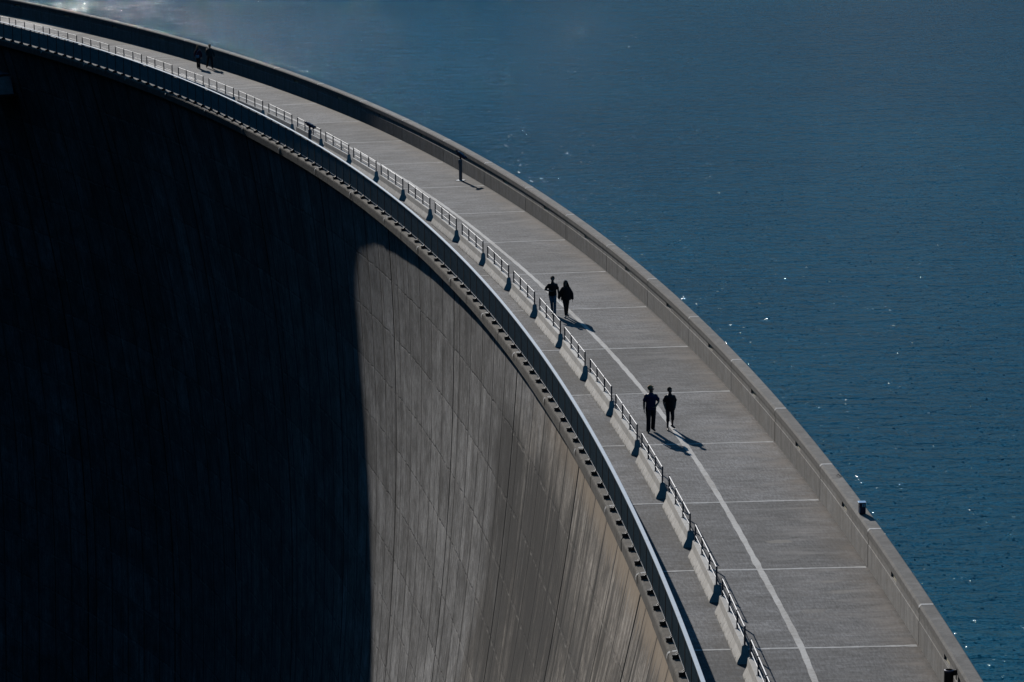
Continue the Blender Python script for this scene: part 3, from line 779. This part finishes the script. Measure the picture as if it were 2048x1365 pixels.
# ------------------------------------------------------------------ litter bin on the parapet
def litter_bin():
    o = empty('litter_bin', pt(-6.75, 0.23, 0.66), hd(-6.75))
    tag(o, 'black round mesh litter bin hanging on the inside of the parapet', 'bin')
    bm = bmesh.new(); R0 = 0.135; n = 48
    for i in range(n):
        a = 2*math.pi*i/n
        box(bm, (R0*math.cos(a), R0*math.sin(a), 0.235), (0.004, 0.009, 0.45), rz=a)
    for z in (0.02, 0.10, 0.18, 0.26, 0.34, 0.42):
        cone(bm, (0, 0, z), (0, 0, z+0.008), R0+0.002, R0+0.002, 32, caps=False)
    link('mesh_basket', bm, M_BLACK, o)
    bm = bmesh.new(); cone(bm, (0, 0, 0.02), (0, 0, 0.44), R0-0.012, R0-0.006, 28, caps=False); cone(bm, (0, 0, 0.016), (0, 0, 0.024), R0-0.01, R0-0.01, 28); link('liner', bm, M_BLACK, o)
    bm = bmesh.new(); bmesh.ops.create_cone(bm, cap_ends=False, segments=32, radius1=R0+0.008, radius2=R0+0.008, depth=0.05, matrix=Matrix.Translation((0, 0, 0.455)))
    bmesh.ops.create_cone(bm, cap_ends=False, segments=32, radius1=R0+0.006, radius2=R0-0.03, depth=0.012, matrix=Matrix.Translation((0, 0, 0.486))); link('rim', bm, M_NAVY, o)
    bm = bmesh.new(); box(bm, (0, -0.175, 0.40), (0.05, 0.09, 0.16)); box(bm, (0, -0.217, 0.36), (0.12, 0.016, 0.34)); link('wall_bracket', bm, M_BLACK, o)
litter_bin()
# small iron lifting loop left on the coping
def loop():
    o_ = empty('iron_loop', pt(17.6, -0.26, HP), 0.3); tag(o_, 'small bent black iron loop lying on the parapet coping above the blue box', 'iron loop')
    bm = bmesh.new(); P = [(0, 0, 0.0), (0.0, 0.0, 0.06), (0.05, 0.03, 0.08), (0.08, -0.02, 0.03), (0.15, -0.05, 0.012)]
    for a, b_ in zip(P[:-1], P[1:]): cone(bm, a, b_, 0.011, 0.011, 8)
    link('bent_bar', bm, M_BLACK, o_)
loop()
# ------------------------------------------------------------------ people
M_SKIN = plain('skin', (0.30, 0.17, 0.12), 0.6, nscale=20, var=0.12)
def cloth(name, col, var=0.2): return plain(name, col, 0.9, 0.0, 14.0, var, bump=0.4)
def loft(bm, secs, n=20):
    """secs: (centre, half width, half depth) rings stacked upwards"""
    rings = []
    for c, rx, ry in secs:
        c = Vector(c)
        rings.append([bm.verts.new(c+Vector((rx*math.cos(2*math.pi*i/n), ry*math.sin(2*math.pi*i/n), 0))) for i in range(n)])
    for a, b_ in zip(rings[:-1], rings[1:]):
        for i in range(n): bm.faces.new((a[i], a[(i+1) % n], b_[(i+1) % n], b_[i]))
    bm.faces.new(rings[0][::-1]); bm.faces.new(rings[-1])
def limb(bm, pts, rad, n=14):
    for i in range(len(pts)-1):
        cone(bm, pts[i], pts[i+1], rad[i], rad[i+1], n)
    for p_, r in zip(pts, rad): ball(bm, p_, r, n=n)
def fuse(name, bm, mat, parent, vox=0.009, sm=6):
    bmesh.ops.recalc_face_normals(bm, faces=bm.faces)
    o = link(name, bm, mat, None)
    m = o.modifiers.new('r', 'REMESH'); m.mode = 'VOXEL'; m.voxel_size = vox; m.use_smooth_shade = True
    s = o.modifiers.new('s', 'SMOOTH'); s.iterations = sm; s.factor = 0.5
    dg = bpy.context.evaluated_depsgraph_get(); me = bpy.data.meshes.new_from_object(o.evaluated_get(dg))
    o.modifiers.clear(); old = o.data; o.data = me; bpy.data.meshes.remove(old)
    if not me.materials: me.materials.append(mat)
    for p_ in me.polygons: p_.use_smooth = True
    o.parent = parent
    return o
def hand(bm, wr, d, side, curl=0.5):
    """palm along d from the wrist, four bent fingers and a thumb on the inner side"""
    d = Vector(d).normalized(); fwd = Vector((0, -1, 0)); fwd = (fwd-d*fwd.dot(d)).normalized(); lat = d.cross(fwd)*side
    wr = Vector(wr)
    pc = wr+d*0.05
    ball(bm, pc, 0.05, (1, 1, 1), 10) if False else None
    # palm: flattened slab made of four metacarpals
    for q, off in enumerate((-0.030, -0.010, 0.010, 0.030)):
        k0 = wr+fwd*off*0.7+d*0.01; k1 = wr+fwd*off*-1+d*0.0 if False else wr-fwd*off+d*0.088
        limb(bm, [wr-fwd*off*0.6, k1], [0.016, 0.0125], 8)
        ln = (0.060, 0.074, 0.080, 0.070)[q]
        b1 = (d*math.cos(curl*0.7)-lat*math.sin(curl*0.7)).normalized(); b2 = (d*math.cos(curl*1.7)-lat*math.sin(curl*1.7)).normalized()
        limb(bm, [k1, k1+b1*ln*0.55, k1+b1*ln*0.55+b2*ln*0.5], [0.0115, 0.0105, 0.009], 8)
    t0 = wr+fwd*0.022+d*0.03; limb(bm, [t0, t0+fwd*0.035+d*0.028, t0+fwd*0.042+d*0.062-lat*0.01], [0.016, 0.013, 0.011], 8)
def person(loc, rz, H, label, P):
    """P: pose joints in metres for a 1.75 m body facing -Y (x = picture right when facing the camera)"""
    root = empty('person', loc, rz); root.scale = (H/1.75,)*3
    tag(root, label, 'person', None)
    lean = P.get('lean', 0.0); hw = P.get('hips', 0.0); sw_ = P.get('shw', 0.185)
    hy = P.get('hip_y', 0.0)
    sh = {-1: Vector((-sw_, -lean, 1.375)), 1: Vector((sw_, -lean, 1.375))}
    hp = {-1: Vector((-0.09, 0, 0.92)), 1: Vector((0.09, 0, 0.92))}
    torso = [((0, 0, 0.86), .13+hw, .10), ((0, 0, 0.95), .165+hw, .115), ((0, -lean*.3, 1.08), .150+hw*.6, .105), ((0, -lean*.6, 1.22), .165, .115), ((0, -lean, 1.34), .185, .115), ((0, -lean, 1.41), .160, .095), ((0, -lean, 1.45), .105, .075), ((0, -lean, 1.48), .06, .06)]
    hc = Vector((P.get('head_dx', 0.0), -lean-0.012, 1.625)); turn = P.get('turn', 0.0); nod = P.get('nod', 0.0)
    R = Euler((nod, 0, turn)).to_matrix()*1.0
    bm = bmesh.new()
    loft(bm, torso)
    limb(bm, [(0, -lean*0.9, 1.44), hc-Vector((0, -0.012, 0.07))], [0.064, 0.060])
    ball(bm, hc+R@Vector((0, 0.012, 0.018)), 0.1, (0.78, 0.95, 0.98), 20)             # skull
    ball(bm, hc+R@Vector((0, -0.022, -0.048)), 0.07, (0.80, 0.86, 0.92), 16)           # jaw
    ball(bm, hc+R@Vector((0, -0.078, -0.100)), 0.022, (1.1, 0.8, 0.8), 10)             # chin
    limb(bm, [hc+R@Vector((0, -0.088, 0.008)), hc+R@Vector((0, -0.112, -0.030))], [0.009, 0.014], 8)   # nose
    ball(bm, hc+R@Vector((0, -0.088, -0.058)), 0.018, (1.5, 0.6, 0.5), 8)              # lips
    for sx in (-1, 1):
        ball(bm, hc+R@Vector((sx*0.078, 0.012, -0.008)), 0.03, (0.35, 0.65, 1.05), 10)   # ears
        ball(bm, hc+R@Vector((sx*0.031, -0.080, 0.022)), 0.016, (1.5, 0.6, 0.5), 8)      # brow ridge
    arm, leg = P['arm'], P['leg']
    for sx in (-1, 1):
        el, wr, hdir, curl = arm[sx]; el, wr = Vector(el), Vector(wr)
        limb(bm, [sh[sx]*1, el, (el+wr)/2, wr], [0.054, 0.046, 0.041, 0.030])
        hand(bm, wr, hdir, -sx, curl)
        kn, an = Vector(leg[sx][0]), Vector(leg[sx][1])
        limb(bm, [hp[sx], (hp[sx]+kn)/2, kn, kn*0.65+an*0.35+Vector((0, .012, 0)), an], [0.088, 0.075, 0.055, 0.055, 0.037])
        limb(bm, [an, an+Vector(leg[sx][2])*0.6], [0.04, 0.035])
    body = fuse('body', bm, M_SKIN, root, 0.009, 3)
    # eyes
    bm = bmesh.new()
    for sx in (-1, 1): ball(bm, hc+R@Vector((sx*0.031, -0.086, 0.004)), 0.012, (1, .7, .8), 10)
    link('eyes', bm, M_GLASS, body, smooth=True)
    # top garment
    c = P['top']; bm = bmesh.new(); g = c.get('ease', 0.014); hem = c.get('hem', 0.90)
    secs = [((0, 0, hem), .165+hw+g*1.5, .118+g*1.6), ((0, 0, 0.97), .168+hw+g*1.2, .120+g*1.2), ((0, -lean*.3, 1.08), .156+hw*.6+g*1.3, .112+g*1.3), ((0, -lean*.6, 1.22), .17+g, .118+g), ((0, -lean, 1.33), .183+g, .118+g), ((0, -lean, 1.385), .165+g*.6, .105+g*.6), ((0, -lean, 1.425), .128, .088), ((0, -lean, 1.46), .088, .075), ((0, -lean, 1.49), .064, .064)]
    loft(bm, secs)
    for sx in (-1, 1):
        el, wr = Vector(arm[sx][0]), Vector(arm[sx][1])
        if c['sleeve'] == 'short':
            e2 = sh[sx].lerp(el, 0.66); limb(bm, [sh[sx]+Vector((-0.035*sx, 0, -0.01)), e2], [0.056+g*.8, 0.054+g])
        else: limb(bm, [sh[sx]+Vector((-0.035*sx, 0, -0.01)), el, wr.lerp(el, 0.06)], [0.050+g, 0.046+g, 0.036+g*.7])
    fuse(c['name'], bm, c['mat'], root, 0.011, 5)
    # legwear
    c = P['bottom']; bm = bmesh.new(); g = c.get('ease', 0.014)
    loft(bm, [((0, 0, 0.80), .155+hw*.8+g, .105+g), ((0, 0, 0.88), .165+hw+g, .115+g), ((0, 0, 0.97), .160+hw+g*.8, .112+g*.8), ((0, 0, 1.02), .150+hw+g*.5, .108+g*.5)])
    for sx in (-1, 1):
        kn, an = Vector(leg[sx][0]), Vector(leg[sx][1])
        if c['len'] == 'full': limb(bm, [hp[sx], (hp[sx]+kn)/2, kn, an+Vector((0, 0, 0.0))], [0.092+g, 0.082+g, 0.062+g, c.get('cuff', 0.058)+g])
        else:
            e2 = kn.lerp(an, 0.30); limb(bm, [hp[sx], (hp[sx]+kn)/2, kn, e2], [0.090+g, 0.074+g, 0.060+g, 0.062+g])
    fuse(c['name'], bm, c['mat'], root, 0.011, 4)
    for sx in (-1, 1):
        an = Vector(leg[sx][1]); fd = Vector(leg[sx][2]); bm = bmesh.new()
        toe = an+fd; heel = an-fd.normalized()*0.05+Vector((0, 0, -0.035))
        limb(bm, [heel, an+fd*0.35+Vector((0, 0, -0.02)), toe+Vector((0, 0, 0.0))], [0.042, 0.045, 0.034]); limb(bm, [an, an+Vector((0, 0, -0.02))], [0.045, 0.045])
        fuse('shoe', bm, P.get('shoe', M_BLACK), root, 0.009, 3)
    # hair
    c = P['hair']; bm = bmesh.new()
    ball(bm, hc+R@Vector((0, 0.034, 0.040)), 0.108, (0.92, 0.95, 0.98), 18)
    ball(bm, hc+R@Vector((0, -0.045, 0.085)), 0.045, (1.4, 0.9, 0.6), 12)
    for q in range(26):
        a = random.uniform(0, 6.28); e = random.uniform(0.2, 1.4)
        d = Vector((math.cos(a)*math.cos(e), math.sin(a)*math.cos(e)*1.0+0.2, math.sin(e))); ball(bm, hc+R@(Vector((0, .02, .03))+d*0.092), 0.020, n=6)
    if c['style'] == 'long':
        for q in range(18):
            a = math.radians(random.uniform(-20, 200)); d = Vector((math.cos(a), math.sin(a), 0)); fl = c.get('flow', 0.0)
            x = hc+R@(d*0.085+Vector((0, 0.015, 0.01))); limb(bm, [x, x+Vector((d.x*0.03+fl*.4, d.y*0.03, -0.15)), x+Vector((d.x*0.05+fl, d.y*0.035, -0.32-0.05*random.random()))], [0.034, 0.034, 0.018], 8)
    fuse('hair', bm, c['mat'], root, 0.010, 2)
    return root
W0 = (0, -0.16, -0.055)
def wleg(fx, fy, fz=0.0, bx=0.0, kneef=0.06, toe=(0.0, -0.17, -0.045)):
    """one leg: ankle offset fx, fy from under the hip, fz lift"""
    return fx, fy, fz, kneef, toe
def mkleg(sx, fx, fy, fz=0.0, kneef=0.07, toe=None):
    an = Vector((sx*0.09+fx, fy, 0.085+fz)); hpv = Vector((sx*0.09, 0, 0.92)); mid = (an+hpv)/2+Vector((0, -kneef, 0.03))
    return (mid, an, toe or (0.02*sx, -0.165, -0.045))
dn = (0, 0, -1)
def at_person(s, w, foot_dx=0.0): return pt(s, w, 0.006)
C_NAVYT = cloth('navy_cotton', (0.020, 0.025, 0.075)); C_BLACKT = cloth('black_cotton', (0.008, 0.008, 0.010)); C_GREYJ = cloth('pale_denim', (0.24, 0.26, 0.30))
C_DARKJ = cloth('dark_trouser_cloth', (0.010, 0.011, 0.016)); C_MAR = cloth('maroon_jacket_cloth', (0.10, 0.022, 0.045)); C_TEAL = cloth('teal_vest_cloth', (0.014, 0.045, 0.045)); C_INDI = cloth('indigo_sleeve_cloth', (0.015, 0.02, 0.09))
C_TSHOE = cloth('pale_teal_canvas', (0.16, 0.26, 0.28)); H_BLOND = cloth('sandy_hair', (0.40, 0.22, 0.09), 0.3); H_DARK = cloth('dark_hair', (0.035, 0.020, 0.012), 0.3); H_BLACK = cloth('black_hair', (0.008, 0.007, 0.006), 0.3); H_BROWN = cloth('light_brown_hair', (0.22, 0.12, 0.05), 0.3)
FACE = 0.0
p1 = person(pt(31.62, 4.47, 0.004), math.radians(6), 1.87, 'person in navy T-shirt, glasses and long dark trousers, of the nearest pair', dict(
    shw=0.195, turn=math.radians(52), lean=0.02,
    arm={-1: ((-0.245, 0.0, 1.13), (-0.25, -0.03, 0.885), (0.03, -0.1, -1), 0.5), 1: ((0.29, 0.05, 1.15), (0.17, -0.15, 1.00), (-1, -0.2, -0.45), 0.5)},
    leg={-1: mkleg(-1, 0.0, 0.0), 1: mkleg(1, 0.02, 0.22, 0.05, 0.10, (0.05, -0.15, -0.075))},
    top=dict(name='t_shirt', mat=C_NAVYT, sleeve='short', ease=0.02, hem=0.86), bottom=dict(name='trousers', mat=C_DARKJ, len='full', ease=0.02), hair=dict(style='short', mat=H_BLOND), shoe=M_BLACK))
bm = bmesh.new()
hc = Vector((0, -0.032, 1.625)); R = Euler((0, 0, math.radians(52))).to_matrix()
for sx in (-1, 1):
    cone(bm, hc+R@Vector((sx*0.032, -0.104, 0.004)), hc+R@Vector((sx*0.032, -0.109, 0.004)), 0.021, 0.021, 12); box(bm, hc+R@Vector((sx*0.072, -0.055, 0.008)), (0.004, 0.10, 0.006), rot=R)
link('glasses', bm, M_BLACK, p1)
p2 = person(pt(32.05, 3.66, 0.004), math.radians(8), 1.68, 'person in black T-shirt and knee-length trousers, hands in pockets, of the nearest pair', dict(
    shw=0.18, turn=math.radians(30), nod=0.05,
    arm={-1: ((-0.238, 0.05, 1.13), (-0.20, -0.05, 0.92), (0.25, -0.1, -1), 0.3), 1: ((0.238, 0.05, 1.13), (0.205, -0.05, 0.92), (-0.25, -0.1, -1), 0.3)},
    leg={-1: mkleg(-1, -0.01, -0.06, 0.0), 1: mkleg(1, 0.05, 0.20, 0.05, 0.12, (0.07, -0.14, -0.075))},
    top=dict(name='t_shirt', mat=C_BLACKT, sleeve='short', ease=0.026, hem=0.84), bottom=dict(name='shorts', mat=C_DARKJ, len='knee', ease=0.012), hair=dict(style='short', mat=H_DARK), shoe=M_BLACK))
p3 = person(pt(57.6, 4.62, 0.004), math.radians(5), 1.76, 'person in black T-shirt and pale trousers with one forearm raised, behind a barrier rail', dict(
    shw=0.18, turn=math.radians(-8),
    arm={-1: ((-0.325, 0.03, 1.15), (-0.10, -0.17, 1.10), (1, -0.3, -0.05), 0.5), 1: ((0.255, 0.0, 1.13), (0.285, -0.03, 0.87), (0.05, -0.1, -1), 0.4)},
    leg={-1: mkleg(-1, 0.09, 0.05), 1: mkleg(1, 0.0, -0.20, 0.0, 0.05)},
    top=dict(name='t_shirt', mat=C_BLACKT, sleeve='short', ease=0.016, hem=0.87), bottom=dict(name='trousers', mat=C_GREYJ, len='full', ease=0.006, cuff=0.05), hair=dict(style='short', mat=H_BLACK), shoe=M_BLACK))
p4 = person(pt(56.86, 4.13, 0.004), math.radians(2), 1.68, 'person with long dark hair in loose black hooded top, leggings and pale shoes', dict(
    shw=0.17, turn=math.radians(-18), hips=0.012, head_dx=-0.015,
    arm={-1: ((-0.29, 0.0, 1.13), (-0.33, -0.03, 0.91), (0.0, -0.1, -1), 0.4), 1: ((0.27, 0.0, 1.13), (0.31, -0.03, 0.88), (0.1, -0.1, -1), 0.4)},
    leg={-1: mkleg(-1, 0.07, -0.16, 0.0, 0.05, (-0.05, -0.16, -0.045)), 1: mkleg(1, -0.03, 0.18, 0.03, 0.10, (0.06, -0.14, -0.07))},
    top=dict(name='hooded_top', mat=C_BLACKT, sleeve='long', ease=0.042, hem=0.82), bottom=dict(name='leggings', mat=C_BLACKT, len='full', ease=0.002, cuff=0.044), hair=dict(style='long', mat=H_BLACK, flow=0.08), shoe=C_TSHOE))
bm = bmesh.new(); hc = Vector((-0.015, -0.012, 1.625))
for q in range(9):
    a = math.radians(20+140*q/8); ball(bm, hc+Vector((0.1*math.cos(a), -0.02, 0.045+0.098*math.sin(a))), 0.014, n=8)
link('headband', bm, M_WHITE, p4)
p5 = person(pt(159.7, 1.36, 0.004), math.radians(8), 1.62, 'long-haired person in maroon jacket walking far along the road', dict(
    shw=0.165, hips=0.012,
    arm={-1: ((-0.27, 0.03, 1.13), (-0.25, -0.10, 0.93), (0.3, -0.2, -1), 0.5), 1: ((0.25, 0.0, 1.13), (0.28, 0.03, 0.88), (0.05, 0, -1), 0.4)},
    leg={-1: mkleg(-1, 0.06, 0.04), 1: mkleg(1, 0.0, -0.16, 0.0, 0.05, (0.04, -0.16, -0.045))},
    top=dict(name='jacket', mat=C_MAR, sleeve='long', ease=0.025, hem=0.84), bottom=dict(name='trousers', mat=C_DARKJ, len='full', ease=0.006, cuff=0.075), hair=dict(style='long', mat=H_BROWN), shoe=M_BLACK))
p6 = person(pt(159.3, 0.60, 0.004), math.radians(10), 1.70, 'striding person in dark green vest beside the far lake parapet', dict(
    shw=0.185, turn=math.radians(15),
    arm={-1: ((-0.27, 0.06, 1.16), (-0.24, -0.06, 0.96), (0.1, -0.4, -1), 0.5), 1: ((0.265, 0.0, 1.13), (0.30, -0.02, 0.87), (0.05, -0.1, -1), 0.4)},
    leg={-1: mkleg(-1, -0.13, 0.26, 0.04, 0.06, (-0.03, -0.14, -0.075)), 1: mkleg(1, 0.05, -0.24, 0.0, 0.04, (0.03, -0.165, -0.035))},
    top=dict(name='vest', mat=C_TEAL, sleeve='long', ease=0.022, hem=0.86), bottom=dict(name='trousers', mat=C_DARKJ, len='full', ease=0.012), hair=dict(style='short', mat=H_BROWN), shoe=M_BLACK))
# things carried
def held_bag(par, name, label, loc, build, mat, rot=0):
    bm = bmesh.new(); build(bm)
    o = link(name, bm, mat, None); o.matrix_world = par.matrix_world
    sc = par.scale[0]
    o.location = Vector(par.location)+Matrix.Rotation(par.rotation_euler.z, 3, 'Z')@(Vector(loc)*sc); o.rotation_euler = (0, 0, par.rotation_euler.z); o.scale = (sc,)*3
    tag(o, label, 'bag'); return o
def b1(bm):
    loft(bm, [((0, 0, -0.13), .11, .035), ((0, 0, -0.10), .15, .05), ((0, 0, 0.06), .14, .045), ((0, 0, 0.10), .12, .02)], 16)
    limb(bm, [(-0.12, 0.0, 0.08), (-0.02, -0.055, 0.30), (0.20, 0.05, 0.62)], [0.012, 0.012, 0.012], 8)
held_bag(p5, 'shoulder_bag', 'pale grey shoulder bag at the hip of the person in maroon', (-0.07, -0.175, 0.93), b1, cloth('grey_bag_cloth', (0.30, 0.30, 0.36)))
def b2(bm):
    loft(bm, [((0, 0, -0.24), .13, .06), ((0, 0, -0.2), .16, .09), ((0, 0, 0.10), .15, .09), ((0, 0, 0.22), .10, .06)], 16)
    for sx in (-1, 1): limb(bm, [(sx*0.1, -0.06, 0.2), (sx*0.11, -0.22, 0.24), (sx*0.12, -0.30, 0.02), (sx*0.13, -0.10, -0.18)], [0.016]*4, 8)
    # rolled jacket tied on its left
    limb(bm, [(-0.22, 0.0, 0.10), (-0.26, 0.0, -0.06)], [0.07, 0.05], 10); limb(bm, [(-0.15, 0, 0.16), (-0.22, 0, 0.12)], [0.03, 0.05], 8)
held_bag(p6, 'backpack', 'dark bulky backpack on the back of the person in the green vest', (0.0, 0.20, 1.25), b2, M_BLACK)
